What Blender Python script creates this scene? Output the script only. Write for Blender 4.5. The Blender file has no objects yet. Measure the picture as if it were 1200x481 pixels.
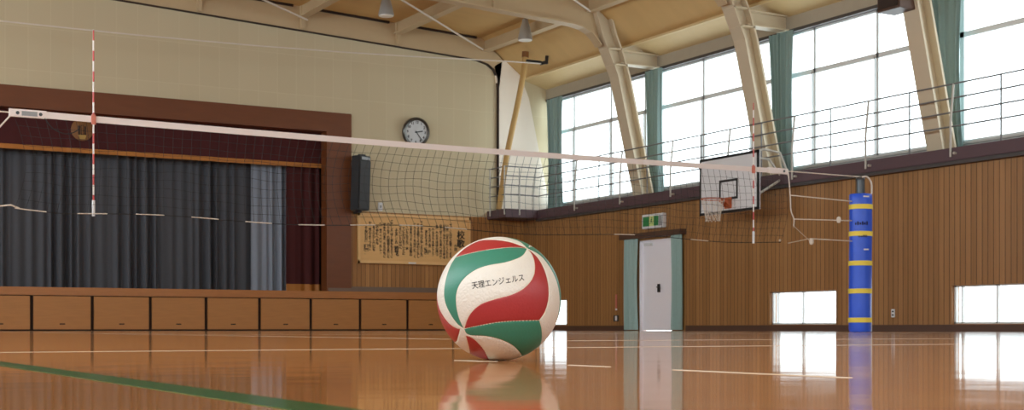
import bpy, bmesh, math, random
from mathutils import Vector, Matrix, kdtree
from mathutils.geometry import delaunay_2d_cdt
random.seed(7)
scn = bpy.context.scene
COL = scn.collection
PI = math.pi

# ------------------------------------------------------------------ camera
# room axes: x along the stage wall, y along the side wall, z up
F, CX, HY, HC = 1559.0, 600.0, 385.0, 0.0554
FW = Vector((0.4959, 0.8685, 0)); RT = Vector((0.8684, -0.4958, 0))
cam_d = bpy.data.cameras.new('camera'); cam = bpy.data.objects.new('camera', cam_d); COL.objects.link(cam)
cam_d.sensor_width = 36; cam_d.lens = F / 1200 * 36
cam_d.shift_y = (HY - 240.5) / 1200
cam_d.clip_start = 0.02; cam_d.clip_end = 300
cam.location = (0, 0, HC)
cam.rotation_euler = (PI / 2, 0, -math.atan2(FW.x, FW.y))
cam_d.dof.use_dof = True; cam_d.dof.focus_distance = 2.4; cam_d.dof.aperture_fstop = 30
scn.camera = cam

def ray(px, py):
    a, b = (px - CX) / F, (HY - py) / F
    return Vector((FW.x + a * RT.x, FW.y + a * RT.y, b))
def onv(px, py, v):
    d = ray(px, py); k = v / d.y; return Vector((d.x * k, v, HC + d.z * k))
def onu(px, py, u):
    d = ray(px, py); k = u / d.x; return Vector((u, d.y * k, HC + d.z * k))

# ------------------------------------------------------------------ materials
def newmat(name):
    m = bpy.data.materials.new(name); m.use_nodes = True
    nt = m.node_tree; b = nt.nodes['Principled BSDF']
    return m, nt, b
def N(nt, t, **kw):
    n = nt.nodes.new(t)
    for k, v in kw.items():
        if isinstance(k, str) and k.startswith('_'): setattr(n, k[1:], v)
    return n
def setin(n, **kw):
    for k, v in kw.items(): n.inputs[k.replace('_', ' ')].default_value = v
def rgb(r, g, b):            # sRGB 0-255 -> linear
    f = lambda c: ((c / 255 + 0.055) / 1.055) ** 2.4 if c > 10 else c / 255 / 12.92
    return (f(r), f(g), f(b), 1)
def plain(name, col, rough=0.6, metal=0.0, noise=0.06, scale=6.0, bump=0.0, spec=0.5, stretch=(1, 1, 1)):
    m, nt, b = newmat(name)
    setin(b, Roughness=rough, Metallic=metal); b.inputs['Specular IOR Level'].default_value = spec
    tc = N(nt, 'ShaderNodeTexCoord'); mp = N(nt, 'ShaderNodeMapping'); mp.inputs['Scale'].default_value = stretch
    nz = N(nt, 'ShaderNodeTexNoise'); setin(nz, Scale=scale, Detail=4.0)
    nt.links.new(tc.outputs['Object'], mp.inputs[0]); nt.links.new(mp.outputs[0], nz.inputs['Vector'])
    mx = N(nt, 'ShaderNodeMix', _data_type='RGBA')
    mx.inputs[6].default_value = tuple(max(0, c * (1 - noise)) for c in col[:3]) + (1,)
    mx.inputs[7].default_value = tuple(min(1, c * (1 + noise)) for c in col[:3]) + (1,)
    nt.links.new(nz.outputs['Fac'], mx.inputs[0]); nt.links.new(mx.outputs[2], b.inputs['Base Color'])
    if bump:
        bp = N(nt, 'ShaderNodeBump'); setin(bp, Strength=bump, Distance=0.01)
        nt.links.new(nz.outputs['Fac'], bp.inputs['Height']); nt.links.new(bp.outputs[0], b.inputs['Normal'])
    return m
def math_(nt, op, a, bval=None):
    n = N(nt, 'ShaderNodeMath', _operation=op)
    if hasattr(a, 'links'): nt.links.new(a, n.inputs[0])
    else: n.inputs[0].default_value = a
    if bval is not None:
        if hasattr(bval, 'links'): nt.links.new(bval, n.inputs[1])
        else: n.inputs[1].default_value = bval
    return n.outputs[0]
def boards(name, axis, width, c1, c2, groove, rough=0.45, gw=0.09, grain=0.12):
    m, nt, b = newmat(name); setin(b, Roughness=rough)
    g = N(nt, 'ShaderNodeNewGeometry'); sp = N(nt, 'ShaderNodeSeparateXYZ')
    nt.links.new(g.outputs['Position'], sp.inputs[0])
    q = math_(nt, 'DIVIDE', sp.outputs[axis], width)
    fl = math_(nt, 'FLOOR', q); fr = math_(nt, 'FRACT', q)
    wn = N(nt, 'ShaderNodeTexWhiteNoise', _noise_dimensions='1D'); nt.links.new(fl, wn.inputs['W'])
    mp = N(nt, 'ShaderNodeMapping'); mp.inputs['Scale'].default_value = (25, 25, 1.2)
    nt.links.new(g.outputs['Position'], mp.inputs[0])
    nz = N(nt, 'ShaderNodeTexNoise'); setin(nz, Scale=1.0, Detail=4.0); nt.links.new(mp.outputs[0], nz.inputs['Vector'])
    s = math_(nt, 'ADD', math_(nt, 'MULTIPLY', wn.outputs['Value'], 0.75), math_(nt, 'MULTIPLY', math_(nt, 'SUBTRACT', nz.outputs['Fac'], 0.35), grain * 8))
    mx = N(nt, 'ShaderNodeMix', _data_type='RGBA'); mx.inputs[6].default_value = c1; mx.inputs[7].default_value = c2
    nt.links.new(s, mx.inputs[0])
    gm = math_(nt, 'LESS_THAN', fr, gw)
    m2 = N(nt, 'ShaderNodeMix', _data_type='RGBA'); m2.inputs[7].default_value = groove
    nt.links.new(gm, m2.inputs[0]); nt.links.new(mx.outputs[2], m2.inputs[6])
    nt.links.new(m2.outputs[2], b.inputs['Base Color'])
    bp = N(nt, 'ShaderNodeBump'); setin(bp, Strength=0.6, Distance=0.006); bp.invert = True
    nt.links.new(gm, bp.inputs['Height']); nt.links.new(bp.outputs[0], b.inputs['Normal'])
    return m

M = {}
M['wood_side'] = boards('side wall boards', 1, 0.112, rgb(142, 100, 54), rgb(172, 126, 76), rgb(66, 42, 22))
M['wood_front'] = boards('front wall boards', 0, 0.112, rgb(150, 102, 50), rgb(186, 134, 74), rgb(80, 50, 22))
M['baseboard'] = plain('dark brown skirting', rgb(84, 58, 44), 0.5)
M['ledge'] = plain('plum brown gallery fascia', rgb(88, 66, 72), 0.55)
M['sill'] = plain('pale sill', rgb(190, 190, 184), 0.5)
M['frame_wood'] = plain('red brown proscenium veneer', rgb(112, 62, 29), 0.4, noise=0.14, scale=2.0, stretch=(1, 1, 6))
M['stage_wood'] = plain('stage fascia wood', rgb(178, 122, 64), 0.4, noise=0.16, scale=2.5, stretch=(1, 1, 12))
M['stage_top'] = plain('stage nosing wood', rgb(172, 112, 56), 0.35, noise=0.2, scale=3, stretch=(1, 1, 10))
M['dark_gap'] = plain('dark recess', rgb(50, 36, 28), 0.8)
M['black'] = plain('black', rgb(26, 26, 28), 0.5)
M['ink'] = plain('ink', rgb(28, 24, 24), 0.8)
M['pillar'] = plain('cream painted steel', rgb(205, 190, 162), 0.5, noise=0.03)
M['steel'] = plain('tan painted steel', rgb(196, 174, 138), 0.5, noise=0.04)
M['wing'] = plain('white painted panel', rgb(248, 238, 222), 0.55, noise=0.02)
M['plywood'] = plain('plywood ceiling', rgb(205, 170, 112), 0.6, noise=0.1, scale=1.2, stretch=(0.5, 3, 1))
M['soffit'] = plain('cream soffit', rgb(215, 190, 140), 0.6, noise=0.04)
M['fascia'] = plain('grey beige header', rgb(168, 158, 140), 0.6)
M['alu'] = plain('pale aluminium', rgb(222, 226, 226), 0.4, metal=0.0)
M['rail_and_shade'] = plain('dark bronze rail and gallery shade', rgb(70, 64, 62), 0.5)
M['teal'] = plain('teal curtain cloth', rgb(136, 162, 160), 0.85, noise=0.06, scale=20)
M['teal_pale'] = plain('pale teal curtain cloth', rgb(160, 188, 182), 0.85, noise=0.06, scale=20)
M['grey_cloth'] = plain('slate grey stage cloth', rgb(74, 76, 82), 0.8, noise=0.06, scale=20)
M['sidelit_cloth'] = plain('side-lit stage cloth', rgb(132, 140, 152), 0.8, noise=0.06, scale=20)  # grey stage cloth again, with side light put into its colour
M['maroon'] = plain('maroon velvet', rgb(70, 22, 22), 0.9, noise=0.1, scale=10)
M['gold'] = plain('gold fringe', rgb(176, 112, 42), 0.6, noise=0.25, scale=30, stretch=(8, 8, 1))
M['emblem'] = plain('dull brass', rgb(128, 84, 40), 0.5)
M['emblem_hi'] = plain('bright brass', rgb(176, 140, 70), 0.4)
M['white_tape'] = plain('white net tape', rgb(238, 230, 226), 0.7, noise=0.02)
M['string'] = plain('black net string', rgb(40, 40, 40), 0.8)
M['cord'] = plain('white cord', rgb(226, 218, 205), 0.7)
M['rail'] = plain('grey rail', rgb(112, 112, 112), 0.5)
M['rail_post'] = plain('pale rail post', rgb(190, 186, 176), 0.5)
M['post_metal'] = plain('dark grey steel', rgb(74, 80, 84), 0.35, metal=0.4)
M['blue'] = plain('blue vinyl', rgb(42, 92, 224), 0.35, noise=0.12, scale=5, bump=0.5)
M['yellow'] = plain('yellow strap', rgb(240, 220, 84), 0.6)
M['white'] = plain('white board', rgb(226, 228, 230), 0.5, noise=0.02)
M['orange'] = plain('orange rim', rgb(196, 104, 60), 0.45)
M['door'] = plain('pale lilac door', rgb(248, 248, 255), 0.4, noise=0.02)
M['speaker'] = plain('black speaker grille', rgb(48, 48, 50), 0.6, noise=0.15, scale=60)
M['clock_rim'] = plain('dark chrome', rgb(92, 90, 86), 0.28, metal=0.7)
M['clock_face'] = plain('clock face', rgb(206, 210, 212), 0.4)
M['board'] = plain('pale cedar board', rgb(224, 178, 114), 0.55, noise=0.12, scale=1.6, stretch=(1, 1, 9))
M['board_frame'] = plain('cedar frame', rgb(230, 188, 126), 0.5)
M['green_sign'] = plain('green sign', rgb(40, 132, 74), 0.35)
M['sign_pale'] = plain('pale sign panel', rgb(214, 226, 150), 0.4)
M['sign_grey'] = plain('grey sign panel', rgb(150, 154, 156), 0.4)
M['lamp'] = plain('silver lamp shade', rgb(176, 178, 176), 0.35, metal=0.4)
M['lamp_glass'] = plain('lamp diffuser', rgb(240, 240, 232), 0.3)
M['tan_pole'] = plain('tan pole', rgb(186, 150, 88), 0.6)
M['red'] = plain('red', rgb(190, 60, 50), 0.5)
M['pale_red'] = plain('faded red', rgb(206, 120, 100), 0.5)
M['left_wall'] = plain('beige wall', rgb(196, 176, 140), 0.7)
M['grey_base'] = plain('grey brown plinth', rgb(120, 100, 84), 0.5)
M['line_white'] = plain('white line paint', rgb(216, 198, 172), 0.22)
M['line_green'] = plain('green line paint', rgb(44, 100, 54), 0.18)

# plaster with faint square panel pattern
def plaster():
    m, nt, b = newmat('pale olive plaster tiles'); setin(b, Roughness=0.75)
    g = N(nt, 'ShaderNodeNewGeometry'); sp = N(nt, 'ShaderNodeSeparateXYZ'); nt.links.new(g.outputs['Position'], sp.inputs[0])
    x = math_(nt, 'DIVIDE', sp.outputs[0], 0.455); z = math_(nt, 'DIVIDE', sp.outputs[2], 0.91)
    cb = N(nt, 'ShaderNodeCombineXYZ'); nt.links.new(math_(nt, 'FLOOR', x), cb.inputs[0]); nt.links.new(math_(nt, 'FLOOR', z), cb.inputs[1])
    wn = N(nt, 'ShaderNodeTexWhiteNoise', _noise_dimensions='2D'); nt.links.new(cb.outputs[0], wn.inputs['Vector'])
    ln = math_(nt, 'MAXIMUM', math_(nt, 'LESS_THAN', math_(nt, 'FRACT', x), 0.03), math_(nt, 'LESS_THAN', math_(nt, 'FRACT', z), 0.015))
    nz = N(nt, 'ShaderNodeTexNoise'); setin(nz, Scale=0.8, Detail=3.0); nt.links.new(g.outputs['Position'], nz.inputs['Vector'])
    s = math_(nt, 'ADD', math_(nt, 'MULTIPLY', wn.outputs['Value'], 0.5), math_(nt, 'MULTIPLY', nz.outputs['Fac'], 0.5))
    mx = N(nt, 'ShaderNodeMix', _data_type='RGBA'); mx.inputs[6].default_value = rgb(203, 190, 156); mx.inputs[7].default_value = rgb(208, 196, 163)
    nt.links.new(s, mx.inputs[0])
    m2 = N(nt, 'ShaderNodeMix', _data_type='RGBA'); m2.inputs[7].default_value = rgb(212, 201, 169)
    nt.links.new(ln, m2.inputs[0]); nt.links.new(mx.outputs[2], m2.inputs[6]); nt.links.new(m2.outputs[2], b.inputs['Base Color'])
    return m
M['plaster'] = plaster()

def floor_mat():
    m, nt, b = newmat('varnished gym floor')
    g = N(nt, 'ShaderNodeNewGeometry'); sp = N(nt, 'ShaderNodeSeparateXYZ'); nt.links.new(g.outputs['Position'], sp.inputs[0])
    q = math_(nt, 'DIVIDE', sp.outputs[0], 0.075); fl = math_(nt, 'FLOOR', q)
    yl = math_(nt, 'FLOOR', math_(nt, 'ADD', math_(nt, 'DIVIDE', sp.outputs[1], 1.8), math_(nt, 'MULTIPLY', fl, 0.37)))
    cb = N(nt, 'ShaderNodeCombineXYZ'); nt.links.new(fl, cb.inputs[0]); nt.links.new(yl, cb.inputs[1])
    wn = N(nt, 'ShaderNodeTexWhiteNoise', _noise_dimensions='2D'); nt.links.new(cb.outputs[0], wn.inputs['Vector'])
    mp = N(nt, 'ShaderNodeMapping'); mp.inputs['Scale'].default_value = (30, 1.5, 1); nt.links.new(g.outputs['Position'], mp.inputs[0])
    nz = N(nt, 'ShaderNodeTexNoise'); setin(nz, Scale=1.0, Detail=5.0); nt.links.new(mp.outputs[0], nz.inputs['Vector'])
    s = math_(nt, 'ADD', math_(nt, 'MULTIPLY', wn.outputs['Value'], 0.5), math_(nt, 'MULTIPLY', nz.outputs['Fac'], 0.5))
    mx = N(nt, 'ShaderNodeMix', _data_type='RGBA'); mx.inputs[6].default_value = rgb(172, 112, 60); mx.inputs[7].default_value = rgb(194, 134, 80)
    nt.links.new(s, mx.inputs[0]); nt.links.new(mx.outputs[2], b.inputs['Base Color'])
    n2 = N(nt, 'ShaderNodeTexNoise'); setin(n2, Scale=9.0, Detail=3.0); nt.links.new(g.outputs['Position'], n2.inputs['Vector'])
    mr = N(nt, 'ShaderNodeMapRange'); setin(mr, To_Min=0.035, To_Max=0.09); nt.links.new(n2.outputs['Fac'], mr.inputs[0]); nt.links.new(mr.outputs[0], b.inputs['Roughness'])
    n3 = N(nt, 'ShaderNodeTexNoise'); setin(n3, Scale=5.0, Detail=2.0); nt.links.new(g.outputs['Position'], n3.inputs['Vector'])
    bp = N(nt, 'ShaderNodeBump'); setin(bp, Strength=0.045, Distance=0.01); nt.links.new(n3.outputs['Fac'], bp.inputs['Height']); nt.links.new(bp.outputs[0], b.inputs['Normal'])
    b.inputs['IOR'].default_value = 1.5
    g2 = N(nt, 'ShaderNodeBsdfPrincipled'); setin(g2, Roughness=0.34, IOR=1.5)
    nt.links.new(mx.outputs[2], g2.inputs['Base Color']); nt.links.new(bp.outputs[0], g2.inputs['Normal'])
    ms_ = N(nt, 'ShaderNodeMixShader'); ms_.inputs[0].default_value = 0.16
    nt.links.new(b.outputs[0], ms_.inputs[1]); nt.links.new(g2.outputs[0], ms_.inputs[2]); nt.links.new(ms_.outputs[0], nt.nodes['Material Output'].inputs[0])
    return m
M['floor'] = floor_mat()

def glass_mat():
    m = bpy.data.materials.new('clear window glass'); m.use_nodes = True; nt = m.node_tree
    nt.nodes.remove(nt.nodes['Principled BSDF'])
    out = nt.nodes['Material Output']; tr = N(nt, 'ShaderNodeBsdfTransparent'); gl = N(nt, 'ShaderNodeBsdfGlossy')
    tr.inputs[0].default_value = (0.97, 0.985, 0.98, 1); gl.inputs['Roughness'].default_value = 0.02
    lw = N(nt, 'ShaderNodeLayerWeight'); lw.inputs[0].default_value = 0.5; mx = N(nt, 'ShaderNodeMixShader')
    fac = math_(nt, 'ADD', math_(nt, 'MULTIPLY', math_(nt, 'POWER', lw.outputs['Facing'], 5.0), 0.8), 0.04)
    nt.links.new(fac, mx.inputs[0]); nt.links.new(tr.outputs[0], mx.inputs[1]); nt.links.new(gl.outputs[0], mx.inputs[2]); nt.links.new(mx.outputs[0], out.inputs[0])
    return m
M['glass'] = glass_mat()

def stripes(name, period):   # red and white bands every 10 cm up the rod (object z)
    m, nt, b = newmat(name); setin(b, Roughness=0.4)
    tc = N(nt, 'ShaderNodeTexCoord'); sp = N(nt, 'ShaderNodeSeparateXYZ'); nt.links.new(tc.outputs['Object'], sp.inputs[0])
    f = math_(nt, 'LESS_THAN', math_(nt, 'FRACT', math_(nt, 'DIVIDE', sp.outputs[2], period)), 0.5)
    mx = N(nt, 'ShaderNodeMix', _data_type='RGBA'); mx.inputs[6].default_value = rgb(196, 70, 66); mx.inputs[7].default_value = rgb(236, 232, 226)
    nt.links.new(f, mx.inputs[0]); nt.links.new(mx.outputs[2], b.inputs['Base Color'])
    return m
M['antenna'] = stripes('red and white bands', 0.212)

def leather(name, col, dimple):
    m, nt, b = newmat(name); setin(b, Roughness=0.42); b.inputs['Base Color'].default_value = col
    tc = N(nt, 'ShaderNodeTexCoord'); vo = N(nt, 'ShaderNodeTexVoronoi', _feature='DISTANCE_TO_EDGE'); setin(vo, Scale=150.0)
    nt.links.new(tc.outputs['Object'], vo.inputs['Vector'])
    bp = N(nt, 'ShaderNodeBump'); setin(bp, Strength=dimple, Distance=0.0018)
    nt.links.new(vo.outputs['Distance'], bp.inputs['Height']); nt.links.new(bp.outputs[0], b.inputs['Normal'])
    return m
M['ball_white'] = leather('cream ball leather', rgb(222, 217, 207), 0.6)
M['ball_red'] = leather('red ball leather', rgb(162, 45, 47), 0.15)
M['ball_green'] = leather('green ball leather', rgb(54, 128, 106), 0.15)
M['ball_seam'] = leather('pale seam', rgb(226, 212, 190), 0.0)

# ------------------------------------------------------------------ mesh building
class MB:
    def __init__(s): s.v = []; s.f = []
    def add(s, vs, fs):
        n = len(s.v); s.v += [Vector(p) for p in vs]; s.f += [tuple(i + n for i in f) for f in fs]; return s
    def box(s, x0, x1, y0, y1, z0, z1):
        s.add([(x, y, z) for x in (x0, x1) for y in (y0, y1) for z in (z0, z1)],
              [(0, 1, 3, 2), (4, 6, 7, 5), (0, 4, 5, 1), (2, 3, 7, 6), (0, 2, 6, 4), (1, 5, 7, 3)]); return s
    def bar(s, a, b, w, h=None, up=(0, 0, 1)):     # rectangular bar from a to b
        h = h or w; a = Vector(a); b = Vector(b); d = (b - a).normalized(); u = Vector(up)
        if abs(d.dot(u)) > 0.98: u = Vector((0, 1, 0))
        r = d.cross(u).normalized(); u = r.cross(d)
        vs = [p + r * (i * w / 2) + u * (j * h / 2) for p in (a, b) for i in (-1, 1) for j in (-1, 1)]
        s.add(vs, [(0, 1, 3, 2), (4, 6, 7, 5), (0, 4, 5, 1), (2, 3, 7, 6), (0, 2, 6, 4), (1, 5, 7, 3)]); return s
    def tube(s, pts, r, n=8, caps=True, closed=False):
        pts = [Vector(p) for p in pts]; k = len(pts); rs = r if isinstance(r, (list, tuple)) else [r] * k
        vs = []; prev = None
        for i, p in enumerate(pts):
            if closed: d = pts[(i + 1) % k] - pts[i - 1]
            else: d = (pts[min(i + 1, k - 1)] - pts[max(i - 1, 0)])
            d.normalize()
            if prev is None:
                u = Vector((0, 0, 1)) if abs(d.z) < 0.9 else Vector((1, 0, 0)); u = (u - d * u.dot(d)).normalized()
            else: u = (prev - d * prev.dot(d)).normalized()
            prev = u; w = d.cross(u)
            vs += [p + (u * math.cos(2 * PI * j / n) + w * math.sin(2 * PI * j / n)) * rs[i] for j in range(n)]
        fs = []
        for i in range(k if closed else k - 1):
            i2 = (i + 1) % k
            fs += [(i * n + j, i * n + (j + 1) % n, i2 * n + (j + 1) % n, i2 * n + j) for j in range(n)]
        if caps and not closed: fs += [tuple(range(n - 1, -1, -1)), tuple(range((k - 1) * n, k * n))]
        s.add(vs, fs); return s
    def lathe(s, prof, c, n=24, axis=Vector((0, 0, 1))):  # prof: list of (radius, height)
        axis = Vector(axis).normalized(); t = Vector((1, 0, 0)) if abs(axis.x) < 0.9 else Vector((0, 1, 0))
        u = (t - axis * t.dot(axis)).normalized(); w = axis.cross(u); c = Vector(c)
        vs = [c + axis * h + (u * math.cos(2 * PI * j / n) + w * math.sin(2 * PI * j / n)) * r for r, h in prof for j in range(n)]
        k = len(prof)
        fs = [(i * n + j, i * n + (j + 1) % n, (i + 1) * n + (j + 1) % n, (i + 1) * n + j) for i in range(k - 1) for j in range(n)]
        fs += [tuple(range(n - 1, -1, -1)), tuple(range((k - 1) * n, k * n))]
        s.add(vs, fs); return s
    def prism(s, poly, d):     # extrude 3-D polygon by vector d
        n = len(poly); d = Vector(d); a = [Vector(p) for p in poly]
        s.add(a + [p + d for p in a], [tuple(range(n)), tuple(range(2 * n - 1, n - 1, -1))] + [(i, i + n, (i + 1) % n + n, (i + 1) % n) for i in range(n)]); return s
    def strip(s, A, B):        # quad strip between two polylines
        n = len(A); s.add(list(A) + list(B), [(i, i + 1, n + i + 1, n + i) for i in range(n - 1)]); return s
    def build(s, name, mat, parent=None, smooth=False, bevel=0, origin=None, angle=35):
        if parent is not None: o0 = Vector(parent['_w'])
        elif origin is not None: o0 = Vector(origin)
        else:
            lo = [min(p[i] for p in s.v) for i in range(3)]; hi = [max(p[i] for p in s.v) for i in range(3)]
            o0 = Vector(((lo[0] + hi[0]) / 2, (lo[1] + hi[1]) / 2, lo[2]))
        me = bpy.data.meshes.new(name); me.from_pydata([p - o0 for p in s.v], [], s.f); me.validate()
        bm = bmesh.new(); bm.from_mesh(me); bmesh.ops.recalc_face_normals(bm, faces=bm.faces[:])
        if bevel:
            bmesh.ops.bevel(bm, geom=[e for e in bm.edges if len(e.link_faces) == 2 and e.calc_face_angle(0) > 0.6], offset=bevel, segments=2, affect='EDGES', clamp_overlap=True)
        bm.to_mesh(me); bm.free()
        me.materials.append(M[mat] if isinstance(mat, str) else mat)
        if smooth:
            me.polygons.foreach_set('use_smooth', [True] * len(me.polygons)); me.set_sharp_from_angle(angle=math.radians(angle))
        ob = bpy.data.objects.new(name, me); COL.objects.link(ob)
        ob['_w'] = tuple(o0)
        if parent is not None: ob.parent = parent; ob.location = (0, 0, 0)
        else: ob.location = o0
        return ob
def tag(o, label, cat, group=None):
    o['label'] = label; o['category'] = cat
    if group: o['group'] = group
    return o
def thing(name, loc, label, cat, group=None):
    o = bpy.data.objects.new(name, None); COL.objects.link(o); o.location = loc; o['_w'] = tuple(loc)
    o.empty_display_size = 0.1
    return tag(o, label, cat, group)
def struct(o): o['kind'] = 'structure'; return o
def copy_thing(o, loc, label=None):
    kids = {}
    for c in bpy.data.objects:
        if c.parent: kids.setdefault(c.parent.name, []).append(c)
    def rec(a, p):
        b = a.copy(); COL.objects.link(b)
        if p is not None: b.parent = p
        for ch in kids.get(a.name, []): rec(ch, b)
        return b
    r = rec(o, None); r.location = loc; r['_w'] = tuple(loc)
    if label: r['label'] = label
    return r
def text_geo(body, size=1.0, offset=0.0, align='CENTER', line=1.0):
    cu = bpy.data.curves.new('lettering', 'FONT'); cu.body = body; cu.size = size; cu.offset = offset
    cu.align_x = align; cu.align_y = 'CENTER'; cu.space_line = line; cu.resolution_u = 4
    ob = bpy.data.objects.new('lettering', cu); COL.objects.link(ob)
    dg = bpy.context.evaluated_depsgraph_get(); me = bpy.data.meshes.new_from_object(ob.evaluated_get(dg))
    vs = [(p.co.x, p.co.y) for p in me.vertices]; fs = [tuple(p.vertices) for p in me.polygons]
    bpy.data.objects.remove(ob); bpy.data.curves.remove(cu); bpy.data.meshes.remove(me)
    return vs, fs
def drape(mb, fn, s0, s1, z0, z1, folds, amp, ns=None, nz=10, seed=0, gather=None):
    """hanging cloth: fn(s, off, z) -> point; s along the cloth, off across it"""
    rnd = random.Random(seed); ph = [rnd.uniform(0, 6.28) for _ in range(4)]
    ns = ns or folds * 8; vs = []
    for j in range(nz + 1):
        t = j / nz; z = z1 + (z0 - z1) * t
        for i in range(ns + 1):
            k = i / ns; s = s0 + (s1 - s0) * k
            if gather: mid, w = gather(t); s = mid + (k - 0.5) * w
            o = amp * (math.sin(k * folds * 2 * PI + 0.7 * math.sin(k * folds * 0.9 * PI + ph[0]) + 0.25 * t * math.sin(k * 9 + ph[1])) * (0.6 + 0.5 * math.sin(k * folds * 0.77 + ph[2])) + 0.35 * math.sin(k * folds * 4.3 + ph[3]))
            vs.append(fn(s, o * (0.75 + 0.4 * t), z))
    fs = [(j * (ns + 1) + i, j * (ns + 1) + i + 1, (j + 1) * (ns + 1) + i + 1, (j + 1) * (ns + 1) + i) for j in range(nz) for i in range(ns)]
    return mb.add(vs, fs)

# ------------------------------------------------------------------ room dimensions
UW = 17.0; VW = 29.2; UL = -4.7; VB = -7.0
UG = 17.8                       # window plane above the gallery
ZL0, ZL1 = 2.77, 2.98           # gallery fascia
ZS, ZH = 3.19, 5.86             # upper window sill / head
RIDGE = 6.17
def zceil(u): return 7.73 - 0.046 * abs(u - RIDGE)
def zgird(u): return 7.19 - 0.048 * abs(u - RIDGE)
FRAMES = [24.4, 20.1, 15.8, 11.5]
LOWWIN = [(27.13, 28.5), (17.97, 19.77), (13.5, 15.3), (9.2, 11.0)]
DOOR = (22.9, 24.1, 1.98)

# floor
fl = struct(MB().box(UL - .2, UG + .2, VB - .2, VW + 3.5, -0.1, 0).build('floor', 'floor'))
def mark(x0, x1, y0, y1, mat):
    o = MB().box(x0, x1, y0, y1, 0.0, 0.0006).build('line_marking', mat, fl); o['kind'] = 'structure'
mark(0.335 - .02, 0.335 + .022, -5, 12.0, 'line_green')
for a_, b_, w_ in ((1.93, 2.03, .03), (1.58, 1.68, .010), (1.1, 1.42, .011)): mark(1.06 - w_ / 2, 1.06 + w_ / 2, a_, b_, 'line_white')
mark(-4, 14, 3.205, 3.235, 'line_white')
mark(3.02, 3.07, 5.0, 23.0, 'line_white'); mark(11.71, 11.76, 5.0, 23.0, 'line_white')
mark(3.02, 11.76, 4.95, 5.0, 'line_white'); mark(3.02, 11.76, 22.95, 23.0, 'line_white')
mark(3.07, 11.71, 13.95, 14.0, 'line_white'); mark(3.07, 11.71, 10.95, 11.0, 'line_white'); mark(3.07, 11.71, 16.95, 17.0, 'line_white')
mark(14.6, 14.65, 1.5, 26.5, 'line_white'); mark(-3, 14.6, 26.45, 26.5, 'line_white')

# front wall: plaster round the stage opening and above the boarding
OL, OR, OT = 0.06, 12.28, 5.115      # outer edge of the proscenium frame
IL, IR, IT = 0.68, 11.66, 4.66       # its opening
mb = MB(); mb.box(UL, OL, VW, VW + .25, 2.83, 8.2); mb.box(OR, UW + .9, VW, VW + .25, 2.83, 8.2); mb.box(OL, OR, VW, VW + .25, OT, 8.2)
struct(mb.build('wall_front', 'plaster'))
mb = MB(); mb.box(OR, UW, VW, VW + .25, 0, 2.83); mb.box(UL, OL, VW, VW + .25, 0, 2.83)
struct(mb.build('wall_front_boarding', 'wood_front'))
struct(MB().box(OR, UW, VW - .03, VW, 0.905, 1.04).build('baseboard_front', 'grey_base'))
mb = MB(); mb.box(IR, OR, VW - .05, VW + .3, 0.905, OT); mb.box(OL, IL, VW - .05, VW + .3, 0.905, OT); mb.box(IL, IR, VW - .05, VW + .3, IT, OT)
struct(mb.build('trim_proscenium', 'frame_wood'))
struct(MB().box(IR + .03, OR, VW - .07, VW - .05, 0.905, 1.0).build('trim_proscenium_base', 'grey_base'))
# stage box behind the opening
mb = MB(); mb.box(-1, -0.9, VW + .3, VW + 3.4, .9, 6); mb.box(13.4, 13.5, VW + .3, VW + 3.4, .9, 6); mb.box(-1, 13.5, VW + 3.3, VW + 3.4, .9, 6); mb.box(-1, 13.5, VW + .3, VW + 3.4, 5.9, 6)
struct(mb.build('wall_stage', 'black'))
VA = 28.6                            # stage front
mb = MB(); mb.box(UL, UW, VA - .02, VW + 3.4, 0.735, 0.905)
struct(mb.build('stage_floor', 'stage_top', bevel=.012))
struct(MB().box(UL, UW, VA + .06, VA + .12, 0.0, 0.735).build('stage_front', 'dark_gap'))
struct(MB().box(15.95, UW, VA, VA + .06, 0.03, 0.735).build('stage_end_panel', 'stage_wood'))
ords = ['first', 'second', 'third', 'fourth', 'fifth', 'sixth', 'seventh', 'eighth', 'ninth', 'tenth']
for k in range(10):
    u0 = 4.98 - 1.215 + 1.215 * k; u1 = u0 + 1.215
    lab = ('brown wooden storage door under the stage, %s from the left edge' % ords[k]) if k < 9 else 'brown wooden storage door under the stage, nearest the side wall behind the ball'
    o = MB().box(u0 + .035, u1 - .035, VA, VA + .05, 0.03, 0.72).build('storage_door', 'stage_wood', bevel=.004)
    tag(o, lab, 'storage door', 'storage doors under the stage')
    c = (u0 + u1) / 2
    MB().box(c - .055, c + .055, VA - .004, VA + .01, 0.13, 0.155).build('finger_slot', 'dark_gap', o)

# right wall with low windows and a door
mb = MB(); brk = sorted([(a, b, 'w') for a, b in LOWWIN] + [(DOOR[0], DOOR[1], 'd')]); v = VB
TH = 0.18
for a, b, t in brk:
    mb.box(UW, UW + TH, v, a, 0, ZL0)
    if t == 'w': mb.box(UW, UW + TH, a, b, 0, .125); mb.box(UW, UW + TH, a, b, .75, ZL0)
    else: mb.box(UW, UW + TH, a, b, DOOR[2], ZL0)
    v = b
mb.box(UW, UW + TH, v, VW + .25, 0, ZL0)
struct(mb.build('wall_right', 'wood_side'))
mb = MB(); mb.box(UW - .025, UW, VB, DOOR[0] - .5, 0, .112); mb.box(UW - .025, UW, DOOR[1] + .5, VA, 0, .112)
struct(mb.build('baseboard_right', 'baseboard'))
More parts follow.
